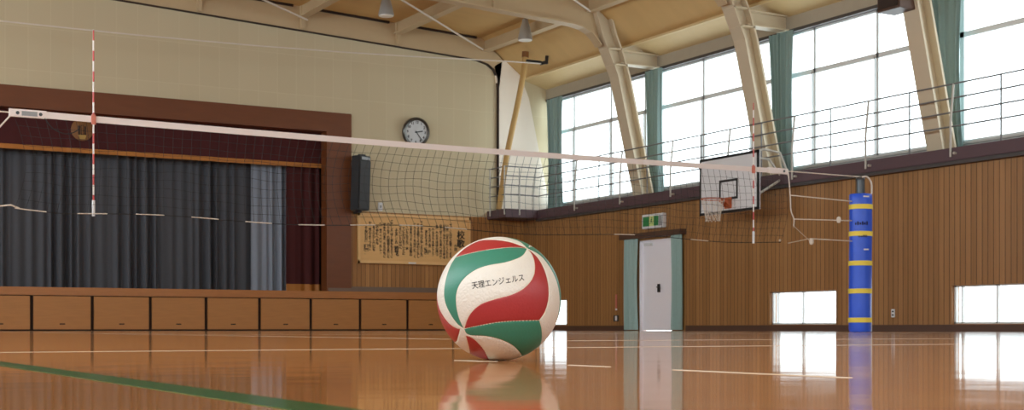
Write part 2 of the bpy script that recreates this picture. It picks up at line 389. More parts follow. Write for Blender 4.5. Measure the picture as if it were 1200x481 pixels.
# gallery slab and its plum fascia, with a landing wrapped round the corner
mb = MB(); mb.box(UW - .14, UG, VB, VW, ZL0, ZL1); mb.box(15.95, UW - .14, 28.25, VW, ZL0, ZL1)
struct(mb.build('trim_gallery', 'ledge', bevel=.01))
mb = MB(); mb.box(UW - .11, UW, VB, 28.4, ZL0 - .06, ZL0)  # dark strip put in as the shade under the gallery slab
struct(mb.build('trim_gallery_shadow', 'rail_and_shade'))
mb = MB(); mb.box(UG - .04, UG + .2, VB, VW + .25, ZL1 - .01, ZS); mb.box(UG - .1, UG + .2, VB, VW, ZS - .035, ZS)
struct(mb.build('wall_sill', 'sill'))
mb = MB(); mb.box(UG - .12, UG + .2, VB, VW + .25, ZH + .05, 6.4)
struct(mb.build('wall_header', 'fascia'))
struct(MB().box(UG - .13, UG + .1, VB, VW, ZH, ZH + .06).build('trim_head_rail', 'rail_and_shade'))
# upper windows
mull = {0: [26.4, 28.05, 25.0], 1: [22.85, 21.25], 2: [19.4, 17.75, 16.4], 3: [14.4, 12.8], 4: [10, 8.6]}
bays = [(24.4, VW), (20.1, 24.4), (15.8, 20.1), (11.5, 15.8), (7.2, 11.5)]
ZT = 5.03
for k, (a, b) in enumerate(bays):
    t = MB(); w = .045
    t.box(UG, UG + .07, a, a + w, ZS, ZH); t.box(UG, UG + .07, b - w, b, ZS, ZH)
    t.box(UG, UG + .07, a, b, ZS, ZS + .05); t.box(UG, UG + .07, a, b, ZH - .04, ZH); t.box(UG, UG + .07, a, b, ZT - .045, ZT + .045)
    for q in mull[k]: t.box(UG, UG + .07, q - .026, q + .026, ZS, ZH)
    for q in mull[k]: t.box(UG + .0, UG + .04, q + .06, q + .082, ZS, ZT)
    wf = struct(t.build('window_%d' % (k + 1), 'alu'))
    g = MB().box(UG + .03, UG + .034, a + w, b - w, ZS + .05, ZH - .04).build('window_glass', 'glass', wf); g['kind'] = 'structure'
mb = MB().box(UG, UG + .2, VB, 7.2, ZS, ZH); struct(mb.build('wall_gallery_near', 'left_wall'))
# low windows
for k, (a, b) in enumerate(LOWWIN):
    t = MB(); x0, x1 = UW + .06, UW + .12; w = .035
    t.box(x0, x1, a, a + w, .125, .75); t.box(x0, x1, b - w, b, .125, .75); t.box(x0, x1, a, b, .125, .155); t.box(x0, x1, a, b, .725, .75)
    m_ = (a + b) / 2 + .04; t.box(x0, x1, m_ - .014, m_ + .014, .125, .75); t.box(x0, x1, b - .17, b - .15, .125, .75)
    wf = struct(t.build('window_%d' % (k + 6), 'alu'))
    g = MB().box(UW + .09, UW + .094, a + w, b - w, .155, .725).build('window_glass', 'glass', wf); g['kind'] = 'structure'
# outside wire fence seen through the low windows
# door
d = MB().box(UW + .07, UW + .12, DOOR[0] + .02, DOOR[1] - .02, 0.01, DOOR[2] - .02).build('door_1', 'door', bevel=.004); struct(d)
h = MB(); hp = onu(772, 338, UW + .05); h.box(UW + .03, UW + .07, hp.y - .03, hp.y + .03, hp.z - .09, hp.z + .09); h.tube([(UW + .05, hp.y, hp.z + .02), (UW + .0, hp.y, hp.z + .02), (UW - .0, hp.y - .1, hp.z + .02)], .014)
h.build('door_handle', 'black', d)
dc = MB().bar((UW + .05, DOOR[1] - .14, DOOR[2] - .09), (UW + .05, DOOR[1] - .4, DOOR[2] - .09), .06, .06).build('door_closer', 'alu', d)
mb = MB(); mb.box(UW, UW + .14, DOOR[0] - .01, DOOR[0] + .02, 0, DOOR[2]); mb.box(UW, UW + .14, DOOR[1] - .02, DOOR[1] + .01, 0, DOOR[2]); mb.box(UW, UW + .14, DOOR[0], DOOR[1], DOOR[2] - .02, DOOR[2])
struct(mb.build('trim_door', 'door'))
pel = MB().box(UW - .16, UW, 22.4, 24.68, 2.03, 2.14).build('curtain_pelmet', 'baseboard', bevel=.006)
tag(pel, 'dark brown wooden pelmet box over the white side door', 'pelmet')
for (a, b, side, sd) in ((24.05, 24.6, 'left', 1), (22.46, 22.86, 'right', 2)):
    mid = (a + b) / 2; W = b - a
    o = drape(MB(), lambda s, q, z: (UW - .075 + q, s, z), a, b, 0.02, 2.03, 5, .03, ns=60, nz=14, seed=sd,
              gather=lambda t: (mid + (.03 if side == 'left' else -.02) * math.sin(t * PI), W * (0.9 + .12 * abs(t - .45)))).build('door_curtain', 'teal_pale', smooth=True, angle=80)
    tag(o, 'teal cloth curtain gathered at the %s of the white side door' % side, 'curtain', 'teal curtains at the door')

# upper window curtains, one bunched behind each column
for (a, b, lab, sd) in ((28.3, 29.0, 'teal curtain by the upper windows, gathered in the corner beside the stage wall', 3),
                        (24.12, 24.72, 'teal curtain gathered at the upper windows behind the column above the white door', 4),
                        (19.77, 20.5, 'teal curtain gathered at the upper windows above the basketball hoop', 5),
                        (15.62, 16.4, 'teal curtain gathered at the upper windows behind the column nearest the camera', 6)):
    mid = (a + b) / 2; W = b - a
    o = drape(MB(), lambda s, q, z: (UG - .2 + q, s, z), a, b, ZL1 + .02, ZH + .02, 6, .05, ns=72, nz=12, seed=sd,
              gather=lambda t: (mid - .06 * t, W * (1 - .22 * math.sin(t * PI * .9)))).build('window_curtain', 'teal', smooth=True, angle=80)
    tag(o, lab, 'curtain', 'teal curtains at the upper windows')

# ceiling
mb = MB(); RB = VB; RE = VW + .25
for (ua, ub) in ((UL - .2, RIDGE), (RIDGE, 15.75)):
    mb.prism([(ua, RB, zceil(ua)), (ub, RB, zceil(ub)), (ub, RB, zceil(ub) + .1), (ua, RB, zceil(ua) + .1)], (0, RE - RB, 0))
ZE = 6.36
mb.prism([(15.75, RB, zceil(15.75)), (17.0, RB, ZE), (17.0, RB, ZE + .12), (15.75, RB, zceil(15.75) + .1)], (0, RE - RB, 0))
struct(mb.build('ceiling', 'plywood'))
mb = MB().prism([(16.98, RB, ZE), (UG + .1, RB, 6.12), (UG + .1, RB, 6.26), (16.98, RB, ZE + .12)], (0, RE - RB, 0))
struct(mb.build('ceiling_soffit', 'soffit'))
struct(MB().box(16.93, 17.0, RB, RE, ZE - .03, ZE + .02).build('trim_ceiling_edge', 'soffit'))
# portal frames: leaning column + girder, one object each
def colu(z):    # inner flange of a column at height z
    pts = [(2.98, 17.17), (3.06, 17.15), (5.62, 16.52), (6.5, 16.1), (7.3, 15.85)]
    for (z0, a), (z1, b) in zip(pts, pts[1:]):
        if z <= z1: return a + (b - a) * (z - z0) / (z1 - z0)
    return pts[-1][1]
def Hcolumn(v):
    mb = MB(); zs = [2.98, 3.6, 4.3, 5.0, 5.62, 6.1, 6.5, 6.9, 7.25]; hw = .17
    inn = [Vector((colu(z), v, z)) for z in zs]; out = [Vector((colu(z) + (.34 if z < 5.7 else .4), v, z)) for z in zs]
    def plate(P, th):
        a = [p + Vector((0, -hw, 0)) for p in P]; b = [p + Vector((0, hw, 0)) for p in P]
        a2 = [p + Vector((th, 0, 0)) for p in a]; b2 = [p + Vector((th, 0, 0)) for p in b]
        mb.strip(a, b); mb.strip(a2, b2); mb.strip(a, a2); mb.strip(b, b2)
    plate(inn, .045); plate(out, -.045)
    w = .03
    mb.strip([p + Vector((0, -w, 0)) for p in inn], [p + Vector((0, -w, 0)) for p in out]); mb.strip([p + Vector((0, w, 0)) for p in inn], [p + Vector((0, w, 0)) for p in out])
    for z in (5.86, 6.2):     # stiffeners at the strut
        mb.box(colu(z), colu(z) + .38, v - hw, v + hw, z - .015, z + .015)
    # strut back to the window header
    mb.box(colu(6.0) + .3, UG - .05, v - .12, v + .12, 6.17, 6.2); mb.box(colu(6.0) + .3, UG - .05, v - .12, v + .12, 5.9, 5.93); mb.box(colu(6.0) + .3, UG - .05, v - .02, v + .02, 5.92, 6.18)
    return mb
def girder(v, knee=True):
    mb = MB(); us = [UL] + [UL + (15.4 - UL) * i / 24 for i in range(1, 25)] + ([15.65, 15.85, 16.0, 16.12] if knee else [16.0])
    dz = [0] * 25 + ([-.03, -.1, -.22, -.36] if knee else [0])
    bot = [Vector((u, v, zgird(u) - .12 + q if knee else zgird(u))) for u, q in zip(us, dz)]
    top = [Vector((u, v, min(zceil(u), zceil(15.75)) if u > 15.4 else zceil(u))) for u in us]
    w = .02
    mb.strip([p + Vector((0, -w, 0)) for p in bot], [p + Vector((0, -w, 0)) for p in top]); mb.strip([p + Vector((0, w, 0)) for p in bot], [p + Vector((0, w, 0)) for p in top])
    fw = .13
    def L(P, dy, dz): return [p + Vector((0, dy, dz)) for p in P]
    mb.strip(L(bot, -fw, 0), L(bot, fw, 0)); mb.strip(L(bot, -fw, .04), L(bot, fw, .04)); mb.strip(L(bot, -fw, 0), L(bot, -fw, .04)); mb.strip(L(bot, fw, 0), L(bot, fw, .04))
    u = 15.87
    while u > UL:
        if u < 15.5: mb.box(u - .015, u + .015, v - fw + .02, v + fw - .02, zgird(u) - .1, zceil(u))
        u -= 2.42
    return mb
for v in FRAMES:
    struct(Hcolumn(v).build('pillar', 'pillar', bevel=0))
    struct(girder(v).build('beam', 'steel'))
# end frame against the stage wall: deep girder, rounded knee and a broad boxed leg
VE = 29.12
us = [UL + (15.3 - UL) * i / 20 for i in range(21)]
poly_bot = [(u, VE, zgird(u)) for u in us] + [(15.65, VE, 6.73), (15.93, VE, 6.66), (16.12, VE, 6.54), (16.22, VE, 6.34), (16.25, VE, 6.0)]
poly_top = [(u, VE, zceil(u)) for u in us] + [(15.6, VE, zceil(15.6)), (15.75, VE, zceil(15.75)), (16.0, VE, 7.06), (16.2, VE, 6.92), (16.35, VE, 6.8)]
mb = MB(); A = [Vector(p) for p in poly_bot]; B = [Vector(p) for p in poly_top]; D = Vector((0, .07, 0))
mb.strip(A, B); mb.strip([p + D for p in A], [p + D for p in B]); mb.strip(A, [p + D for p in A])
for u in (13.45, 11.03, 8.61, 6.19, 3.77): mb.box(u - .05, u + .05, VE - .09, VE, zgird(u) + .02, zceil(u))
struct(mb.build('beam_end', 'steel'))
mb = MB(); E_ = Vector((0, -.012, 0)); P_ = A + [Vector((16.25, VE, ZL1))]
Q_ = [p + Vector((0, 0, -.022)) for p in A[:-5]] + [p + Vector((-.02, 0, -.02)) for p in A[-5:-2]] + [p + Vector((-.025, 0, 0)) for p in A[-2:]] + [Vector((16.225, VE, ZL1))]
mb.strip([p + E_ for p in P_], [p + E_ for p in Q_]); mb.strip([p + E_ for p in Q_], [Vector((p.x, VW, p.z)) for p in Q_])
struct(mb.build('trim_end_edge', 'dark_gap'))
mb = MB().prism([(16.25, VE, ZL1), (17.79, VE, ZL1), (17.12, VE, 5.9), (16.85, VE, 6.5), (16.45, VE, 6.82), (16.12, VE, 6.62), (16.25, VE, 6.0)], (0, .08, 0))
struct(mb.build('pillar_end', 'wing'))
mb = MB()
for a_ in (13.45, 11.03, 8.61, 6.19):
    for u0, u1 in ((a_ - 2.2, a_ - .22),): mb.prism([(u0, VE - .05, zceil(u0) - .05), (u1, VE - .05, zceil(u1) - .05), (u1, VE - .05, zceil(u1)), (u0, VE - .05, zceil(u0))], (0, .05, 0))
mb.prism([(13.7, VE - .05, zceil(13.7) - .05), (15.6, VE - .05, zceil(15.6) - .05), (15.6, VE - .05, zceil(15.6)), (13.7, VE - .05, zceil(13.7))], (0, .05, 0))
struct(mb.build('trim_ceiling_slot', 'dark_gap'))
# purlins
for u in (15.87, 13.45, 11.03, 8.61, 6.19, 3.77, 1.35, -1.07, -3.5):
    z1 = zceil(u) if u < 15.8 else zceil(15.75) - .06
    mb = MB(); mb.box(u - .1, u + .1, VB, VE, z1 - .28, z1 - .245); mb.box(u - .025, u + .025, VB, VE, z1 - .25, z1)
    struct(mb.build('purlin', 'steel'))
def rod(name, a, b, r, label, grp):
    o = MB().tube([a, b], r, 8).build(name, 'cord'); return tag(o, label, 'brace rod', grp)
g = 'roof brace rods'
rod('brace_rod', (15.82, VE - .02, 6.98), (10.3, 24.55, 7.22), .022, 'pale diagonal steel roof brace rod, ending at the frame corner above the clock wall', g)
rod('brace_rod', (11.03, VE - .35, 7.12), (5.6, 24.55, 7.3), .022, 'pale diagonal steel roof brace rod at the upper left above the olive wall', g)
rod('brace_rod', (15.8, 24.25, 6.95), (10.3, 20.3, 7.22), .022, 'pale diagonal roof brace rod beside the knee of the column', g)

# back and left walls (behind the camera), with high windows on the left
mb = MB(); mb.box(UL - .25, UL, VB, VW + .25, 0, 3.0); mb.box(UL - .25, UL, VB, VW + .25, 5.9, 8.2)
for v in (-7, -1, 5, 11, 17, 23, 29): mb.box(UL - .25, UL, v - .3, v + .3, 3.0, 5.9)
struct(mb.build('wall_left', 'left_wall'))
mb = MB(); mb.box(UL - .25, UG + .2, VB - .25, VB, 0, 2.6); mb.box(UL - .25, UG + .2, VB - .25, VB, 5.6, 8.2)
for u in (-4.7, 0.5, 6, 11.5, 17.5): mb.box(u - .5, u + .5, VB - .25, VB, 2.6, 5.6)
struct(mb.build('wall_back', 'left_wall'))

# ------------------------------------------------------------------ stage curtains
VC = VW + .95
t = drape(MB(), lambda s, q, z: (s, VC + q, z), IL - .3, 10.2, .91, 4.4, 48, .075, ns=48 * 10, nz=6, seed=11).build('stage_curtain', 'grey_cloth', smooth=True, angle=80)
tag(t, 'wide slate grey pleated curtain closed across the stage', 'curtain')
t = drape(MB(), lambda s, q, z: (s, VC - .12 + q, z), 10.12, 11.06, .91, 4.4, 5, .06, ns=60, nz=6, seed=15).build('stage_curtain', 'sidelit_cloth', smooth=True, angle=80)  # added strip for the curtain's right end, side light painted as paler cloth
tag(t, 'right end of the slate grey stage curtain, side light put into its paler colour', 'curtain')
vt = thing('valance', (RIDGE, VW + .42, 3.86), 'maroon valance with gold fringe across the top of the stage opening', 'valance')
drape(MB(), lambda s, q, z: (s, VW + .42 + q, z), IL - .05, IR + .05, 3.94, IT + .1, 26, .012, ns=260, nz=4, seed=12).build('cloth', 'maroon', vt, smooth=True, angle=80)
drape(MB(), lambda s, q, z: (s, VW + .41 + q, z), IL - .05, IR + .05, 3.85, 3.95, 26, .012, ns=260, nz=2, seed=12).build('fringe', 'gold', vt, smooth=True, angle=80)
ec = onv(96, 152.5, VW + .38)
em = MB().lathe([(.22, 0), (.235, .012), (.215, .02), (.0, .02)], ec, 32, (0, -1, 0)).build('emblem', 'emblem', smooth=True)
tag(em, 'round dull brass school emblem hung on the maroon valance', 'emblem')
b_ = MB(); y0, y1 = ec.y - .034, ec.y - .018
b_.box(ec.x - .025, ec.x + .025, y0, y1, ec.z - .11, ec.z + .1); b_.box(ec.x - .075, ec.x - .05, y0, y1, ec.z - .11, ec.z + .08); b_.box(ec.x + .05, ec.x + .075, y0, y1, ec.z - .11, ec.z + .08)
b_.build('emblem_bars', 'dark_gap', em)
MB().prism([(ec.x - .09, y1, ec.z - .11), (ec.x + .09, y1, ec.z - .11), (ec.x + .06, y1, ec.z - .2), (ec.x - .06, y1, ec.z - .2)], (0, -.02, 0)).build('emblem_foot', 'emblem_hi', em)
MB().box(ec.x - .015, ec.x + .015, y0 - .012, y0, ec.z - .1, ec.z + .09).build('emblem_stem', 'emblem', em)
sc_ = thing('side_curtain', (11.3, VW + .62, .91), 'maroon side curtain with gold fringe at the right of the stage opening', 'curtain')
drape(MB(), lambda s, q, z: (s, VW + .62 + q, z), 10.9, IR + .1, 1.09, 4.4, 4, .03, ns=60, nz=5, seed=13).build('cloth', 'maroon', sc_, smooth=True, angle=80)
drape(MB(), lambda s, q, z: (s, VW + .61 + q, z), 10.9, IR + .1, .93, 1.1, 4, .03, ns=60, nz=2, seed=13).build('fringe', 'gold', sc_, smooth=True, angle=80)

# ------------------------------------------------------------------ things on the front wall
# clock
cc = onv(487.5, 155, VW - .07); R = .355
ax = Vector((0, -1, -.16)).normalized()
ck = thing('wall_clock', (cc.x, cc.y, cc.z), 'round wall clock with dark chrome rim and white face', 'clock')
MB().lathe([(R * .9, -.06), (R, -.03), (R, .03), (R * .93, .06), (R * .80, .045), (R * .8, .015)], cc, 40, ax).build('rim', 'clock_rim', ck, smooth=True)
MB().lathe([(R * .82, .0), (R * .82, .02), (0.001, .02)], cc, 40, ax).build('face', 'clock_face', ck)
upv = (Vector((0, 0, 1)) - ax * ax.z).normalized(); rtv = Vector((1, 0, 0))
def cp(x, y, d): return cc + rtv * x + upv * y + ax * d
def hand(ang, ln, w, name, d):
    s, c = math.sin(ang), math.cos(ang)
    MB().bar(cp(-s * .04, -c * .04, d), cp(s * ln, c * ln, d), w, .006, up=ax).build(name, 'black', ck)
hand(math.radians(78), .17, .024, 'hour_hand', .028); hand(math.radians(140), .25, .016, 'minute_hand', .034)
nb = MB()
for i in range(1, 13):
    a_ = i * PI / 6; vs, fs = text_geo(str(i), .085, .003)
    nb.add([cp(math.sin(a_) * R * .66 + x, math.cos(a_) * R * .66 + y, .0215) for x, y in vs], fs)
nb.build('numerals', 'ink', ck)
# loudspeaker
sp0 = onv(421.5, 247, VW - .3); sp1 = onv(423.5, 183, VW - .34)
spk = thing('wall_speaker', tuple(sp0), 'tall black column loudspeaker hung on the olive wall beside the stage frame', 'speaker')
ang = math.radians(24); ex = Vector((math.cos(ang), math.sin(ang), 0)); ey = Vector((math.sin(ang), -math.cos(ang), 0)) 
w2 = .2; b = MB(); dd = .26
base = [sp0 + ex * x + ey * y for x, y in ((-w2, -dd / 2), (w2, -dd / 2), (w2 * .95, dd / 2), (-w2 * .95, dd / 2))]
topd = sp1 - sp0
b.prism(base, topd); b.build('cabinet', 'black', spk, bevel=.015)
fr = [sp0 + ex * x + ey * (dd / 2 + .004) + topd * k for x, k in ((-w2 * .86, .03), (w2 * .86, .03), (w2 * .86, .9), (-w2 * .86, .9))]
MB().prism(fr, ey * .012).build('grille', 'speaker', spk)
fr = [sp0 + ex * x + ey * (dd / 2 + .012) + topd * k for x, k in ((-w2 * .7, .92), (w2 * .7, .92), (w2 * .7, .97), (-w2 * .7, .97))]
MB().prism(fr, ey * .012).build('name_plate', 'sign_grey', spk)
bk = MB(); tp = sp0 + topd
bk.bar(tp + Vector((0, -.02, -.03)), (tp.x, VW, tp.z + .03), .06, .05); bk.bar(tp + Vector((-.08, 0, .02)), tp + Vector((.1, 0, .02)), .04, .04); bk.build('bracket', 'black', spk); bk = MB(); bk.bar(sp0 + Vector((0, 0, -.02)), (sp0.x, VW, sp0.z - .03), .08, .06)
bk.build('bracket', 'black', spk)
# small white switch box under the plaster edge
q = onv(445.5, 242.5, VW - .02)
o = MB().box(q.x - .055, q.x + .055, VW - .05, VW, q.z - .1, q.z + .1).build('switch_box', 'white', bevel=.008); tag(o, 'small white switch box on the wall above the wooden lyric board', 'switch box')
MB().box(q.x - .02, q.x + .02, VW - .06, VW - .048, q.z - .03, q.z + .03).build('switch', 'sign_grey', o)
# lyric board
BL, BR, BB, BT = 12.44, 15.45, 1.60, 2.79
nbd = thing('lyric_board', ((BL + BR) / 2, VW - .03, BB), 'wide pale wooden board brushed with columns of black calligraphy', 'board')
MB().box(BL, BR, VW - .05, VW, BB, BT).build('panel', 'board', nbd)
mb = MB(); y0, y1 = VW - .085, VW - .03
mb.box(BL, BR, y0, y1, BT - .07, BT); mb.box(BL, BR, y0, y1, BB, BB + .07); mb.box(BL, BL + .06, y0, y1, BB, BT); mb.box(BR - .06, BR, y0, y1, BB, BT)
mb.build('frame', 'board_frame', nbd, bevel=.008)
MB().box(13.75, 13.95, y0 - .004, y0, BB + .015, BB + .045).build('name_tag', 'white', nbd)
kana = 'いろはにほへとちりぬるをわかよたれそつねならむうゐのおくやまけふこえてあさきゆめみしゑひもせす'
kan = '山川水光空風花道心学友若'
wr = MB()
def column(x, ztop, txt, size, off):
    vs, fs = text_geo('\n'.join(txt), size, off, line=.98)
    mx_ = max(p[1] for p in vs)
    wr.add([(x + a, VW - .0515, ztop + (bb - mx_)) for a, bb in vs], fs)
def pxu(x): return onv(x, 280, VW - .05).x
rnd = random.Random(3)
column(pxu(540), 2.47, '校歌', .22, .006)
column(pxu(534), 2.12, '作詞', .085, .002)
# (pixel x in board, top, bottom) of each brushed column
colsx = [(528, 2.62, 1.75), (524, 2.6, 1.76), (520.5, 2.6, 1.76), (516.5, 2.6, 1.76), (512, 2.58, 1.78), (507.5, 2.5, 1.8), (503.5, 2.5, 1.86), (499.5, 2.45, 1.85),
         (494, 2.66, 1.72), (490, 2.6, 1.74), (486, 2.6, 1.74), (481.5, 2.56, 1.76), (477, 2.56, 1.9), (473, 2.5, 1.8), (469, 2.56, 1.9), (464.5, 2.46, 1.82),
         (459, 2.66, 1.74), (455, 2.58, 1.74), (450.5, 2.58, 1.74), (446, 2.58, 1.76), (442, 2.5, 1.98), (438, 2.5, 1.84), (433.5, 2.6, 1.92), (429, 2.48, 1.82)]
for i, (x, zt, zb) in enumerate(colsx):
    n = max(5, int((zt - zb) / .075)); txt = []
    for k in range(n): txt.append(rnd.choice(kan) if rnd.random() < .22 else rnd.choice(kana))
    if i in (7, 15, 23):
        column(pxu(x), zt, txt[:5], .078, .004); column(pxu(x), zt - .42, ''.join(rnd.sample(kan, 2)), .125, .006)
    else: column(pxu(x), zt, txt, .078, .004)
wr.build('lettering', 'ink', nbd)

# bent tan pole standing on the gallery landing
pts = [onv(x, y, v_) for x, y, v_ in ((615.5, 65, 27.9), (613.5, 85, 27.98), (607, 120, 28.1), (598.5, 160, 28.25), (592.5, 190, 28.4), (588.5, 220, 28.5))]; pts.append(Vector((pts[-1].x - .04, 28.6, ZL1)))
def smooth(P, n=8):
    Q = []; P = [Vector(p) for p in P]
    for i in range(len(P) - 1):
        p0 = P[max(i - 1, 0)]; p1 = P[i]; p2 = P[i + 1]; p3 = P[min(i + 2, len(P) - 1)]
        for k in range(n):
            t = k / n
            Q.append(.5 * ((2 * p1) + (p2 - p0) * t + (2 * p0 - 5 * p1 + 4 * p2 - p3) * t * t + (3 * p1 - p0 - 3 * p2 + p3) * t ** 3))
    Q.append(P[-1]); return Q
sm = smooth(pts, 5)
pl_ = thing('bent_pole', tuple(sm[-1]), 'long bent tan pole leaning in the gallery corner by the stage wall', 'pole')
MB().tube(sm, .07, 12).build('shaft', 'tan_pole', pl_, smooth=True)
MB().tube([sm[0] + Vector((0, 0, -.05)), sm[0] + Vector((.01, 0, .09))], .085, 12).build('cap', 'emblem', pl_, smooth=True)
# wire spanning the hall and its hook
VX = 27.4
wp = [onv(x, y, VX) for x, y in ((636, 74.6), (590, 71.6), (480, 66), (400, 61), (300, 53.5), (160, 41), (0, 24.5))]; e = wp[-1] + (wp[-1] - wp[-2]) * 1.0
e = Vector((UL, VX, 5.75))
wire = thing('span_wire', (16.6, VX, 6.5), 'thin pale wire stretched across the hall below the roof', 'wire')
MB().tube(wp + [e], .016, 6).build('wire', 'cord', wire)
hk = MB(); hq = wp[0]; hk.bar(hq + Vector((-.05, 0, 0)), hq + Vector((.12, 0, .05)), .1, .08); hk.bar(hq + Vector((.1, 0, .0)), hq + Vector((.12, 0, .2)), .06, .06); hk.bar(hq + Vector((-.45, 0, .03)), hq + Vector((-.05, 0, .03)), .05, .05)
hk.build('hook', 'black', wire)

# hanging lamps
def lamp(px, py, v, label):
    c = onv(px, py, v); zc = zceil(c.x) - .002
    t = thing('pendant_lamp', tuple(c), label, 'lamp', 'bell shaped lamps under the roof')
    MB().lathe([(.17, 0), (.168, .05), (.14, .16), (.11, .3), (.085, .38), (.07, .42), (.07, .47), (.03, .5)], c, 28).build('shade', 'lamp', t, smooth=True)
    MB().lathe([(.155, -.012), (.16, .012)], c, 28).build('diffuser', 'lamp_glass', t)
    MB().tube([c + Vector((0, 0, .48)), (c.x, c.y, zc)], .022).build('stem', 'lamp', t)
lamp(452.5, 18.5, 26.5, 'silver bell shaped lamp hanging above the clock wall, left of the pair')
lamp(615.5, 47, 26.5, 'silver bell shaped lamp hanging near the knee of the roof frame, right of the pair')

o = MB().box(16.24, 16.64, 15.7, 16.2, 5.3, 5.85).build('mounted_box', 'baseboard', bevel=.01); tag(o, 'dark brown box fixed high on the leaning column nearest the camera', 'box')
MB().box(16.225, 16.24, 15.74, 16.16, 5.34, 5.81).build('front_panel', 'dark_gap', o)
# ------------------------------------------------------------------ gallery railing
UR = UW - .1
rl = thing('gallery_railing', (UR, 20, ZL1), 'thin grey metal railing with four rails along the gallery edge', 'railing')
zr = [3.33, 3.56, 3.79, 4.02]
vs_end = 28.3
for z in zr:
    MB().tube([(UR, VB + .2, z), (UR, vs_end, z)] , .014, 6).build('rail', 'rail', rl)
for z in zr:
    MB().tube([(15.98, VW - .06, z), (15.98, vs_end, z), (UR, vs_end, z)], .014, 6).build('rail', 'rail', rl)
k = 0; v = vs_end - .05
vp = 28.4
while vp > 6:
    if k % 2 == 0:
        p = MB().tube([(UR - .07, vp, ZL0 + .06), (UR - .07, vp, ZL1 + .42), (UR - .0, vp, ZL1 + 1.04)], .019, 8).build('post', 'rail_post', rl)
        MB().tube([(UR - .1, vp - .09, ZL0 + .11), (UR + .0, vp - .09, ZL0 + .11)], .022, 8).build('bolt', 'rail_post', p)
    else: MB().tube([(UR, vp, ZL1), (UR, vp, ZL1 + 1.04)], .014, 6).build('baluster', 'rail', rl)
    vp -= .945; k += 1
for (u_, v_) in ((15.9, 28.95), (15.9, 28.22), (16.3, 28.18)):
    MB().tube([(u_, v_, ZL0 + .06), (u_, v_, ZL1 + 1.04)], .019, 8).build('post', 'rail_post', rl)

# ------------------------------------------------------------------ exit sign
s0 = onu(753, 270, UW); s1 = onu(780, 270, UW)
va, vb = 23.1, 23.87; za, zb = 2.22, 2.53
ex_ = thing('exit_sign', (UW - .05, (va + vb) / 2, za), 'green and white emergency exit sign box above the side door', 'sign')
MB().box(UW - .1, UW, va, vb, za, zb).build('casing', 'white', ex_, bevel=.01)
ux = UW - .104
MB().box(ux - .004, ux + .01, vb - .29, vb - .05, za + .05, zb - .05).build('green_panel', 'green_sign', ex_)
MB().box(ux - .004, ux + .01, vb - .61, vb - .45, za + .05, zb - .05).build('green_panel', 'green_sign', ex_)
pp = MB().box(ux - .004, ux + .01, vb - .45, vb - .29, za + .05, zb - .05).build('pale_panel', 'sign_pale', ex_)
MB().box(ux - .004, ux + .01, va + .03, va + .145, za + .04, zb - .05).build('grey_panel', 'sign_grey', ex_)
vm = vb - .37; zm = (za + zb) / 2; r_ = MB(); xx = ux - .006
def st(a, b, w): r_.bar((xx, vm + a[0], zm + a[1]), (xx, vm + b[0], zm + b[1]), w, .004, up=(1, 0, 0))
r_.lathe([(.0, 0), (.016, 0), (.016, .004), (0, .004)], (xx, vm - .015, zm + .07), 12, (-1, 0, 0))
st((-.005, .05), (.01, -.005), .022); st((.01, -.005), (-.03, -.03), .014); st((-.03, -.03), (-.02, -.07), .012); st((.01, -.005), (.03, -.045), .014); st((.03, -.045), (.055, -.06), .012); st((-.005, .045), (.03, .02), .01); st((-.005, .045), (-.035, .02), .01)
r_.build('running_figure', 'green_sign', pp)

# ------------------------------------------------------------------ basketball hoop
UB = 16.1
Lp = 20.79; Rp = 19.03; z0, z1 = 2.25, 3.35
bh = thing('basketball_hoop', (UB, 19.9, z0), 'white basketball backboard with orange rim fixed to the gallery', 'basketball hoop')
MB().box(UB, UB + .04, Rp, Lp, z0, z1).build('backboard', 'white', bh)
mb = MB(); w = .05; x0, x1 = UB - .006, UB + .02
mb.box(x0, x1, Rp, Lp, z0, z0 + w); mb.box(x0, x1, Rp, Lp, z1 - w, z1); mb.box(x0, x1, Rp, Rp + w, z0, z1); mb.box(x0, x1, Lp - w, Lp, z0, z1)
mb.build('border', 'black', bh)
mb = MB(); ia = onu(843, 212, UB); ib = onu(864.7, 234.5, UB); v1 = ia.y; v0 = ib.y; zt = ia.z; zb_ = onu(843.5, 235.5, UB).z; w = .045
mb.box(x0, x1, v0, v1, zt - w, zt); mb.box(x0, x1, v0, v1, zb_, zb_ + w); mb.box(x0, x1, v0, v0 + w, zb_, zt); mb.box(x0, x1, v1 - w, v1, zb_, zt)
mb.build('target_square', 'black', bh)
vc = (v0 + v1) / 2; rz = zb_ - .01; rr = .225; rc = Vector((UB - .15 - rr, vc, rz))
rm = MB().tube([rc + Vector((math.cos(a) * rr, math.sin(a) * rr, 0)) for a in [2 * PI * i / 32 for i in range(32)]], .011, 8, closed=True)
rm.build('rim', 'orange', bh, smooth=True)
br = MB(); br.box(UB - .16, UB - .005, vc - .09, vc + .09, rz - .03, rz + .01); br.box(UB - .02, UB - .004, vc - .1, vc + .1, rz - .16, rz + .05)
br.prism([(UB - .16, vc - .085, rz - .02), (UB - .01, vc - .085, rz - .02), (UB - .01, vc - .085, rz - .15)], (0, .02, 0)); br.prism([(UB - .16, vc + .065, rz - .02), (UB - .01, vc + .065, rz - .02), (UB - .01, vc + .065, rz - .15)], (0, .02, 0))
br.build('bracket', 'orange', bh)
nt_ = MB(); K = 12; lev = [(rr, 0), (.19, -.12), (.155, -.24), (.14, -.34), (.135, -.42)]
def npt(i, l): r0, h0 = lev[l]; a = 2 * PI * (i + .5 * (l % 2)) / K; return rc + Vector((math.cos(a) * r0, math.sin(a) * r0, h0))
for l in range(4):
    for i in range(K):
        nt_.tube([npt(i, l), npt(i, l + 1)], .0055, 4); nt_.tube([npt(i, l), npt(i - 1 if l % 2 == 0 else i + 1, l + 1)], .0055, 4)
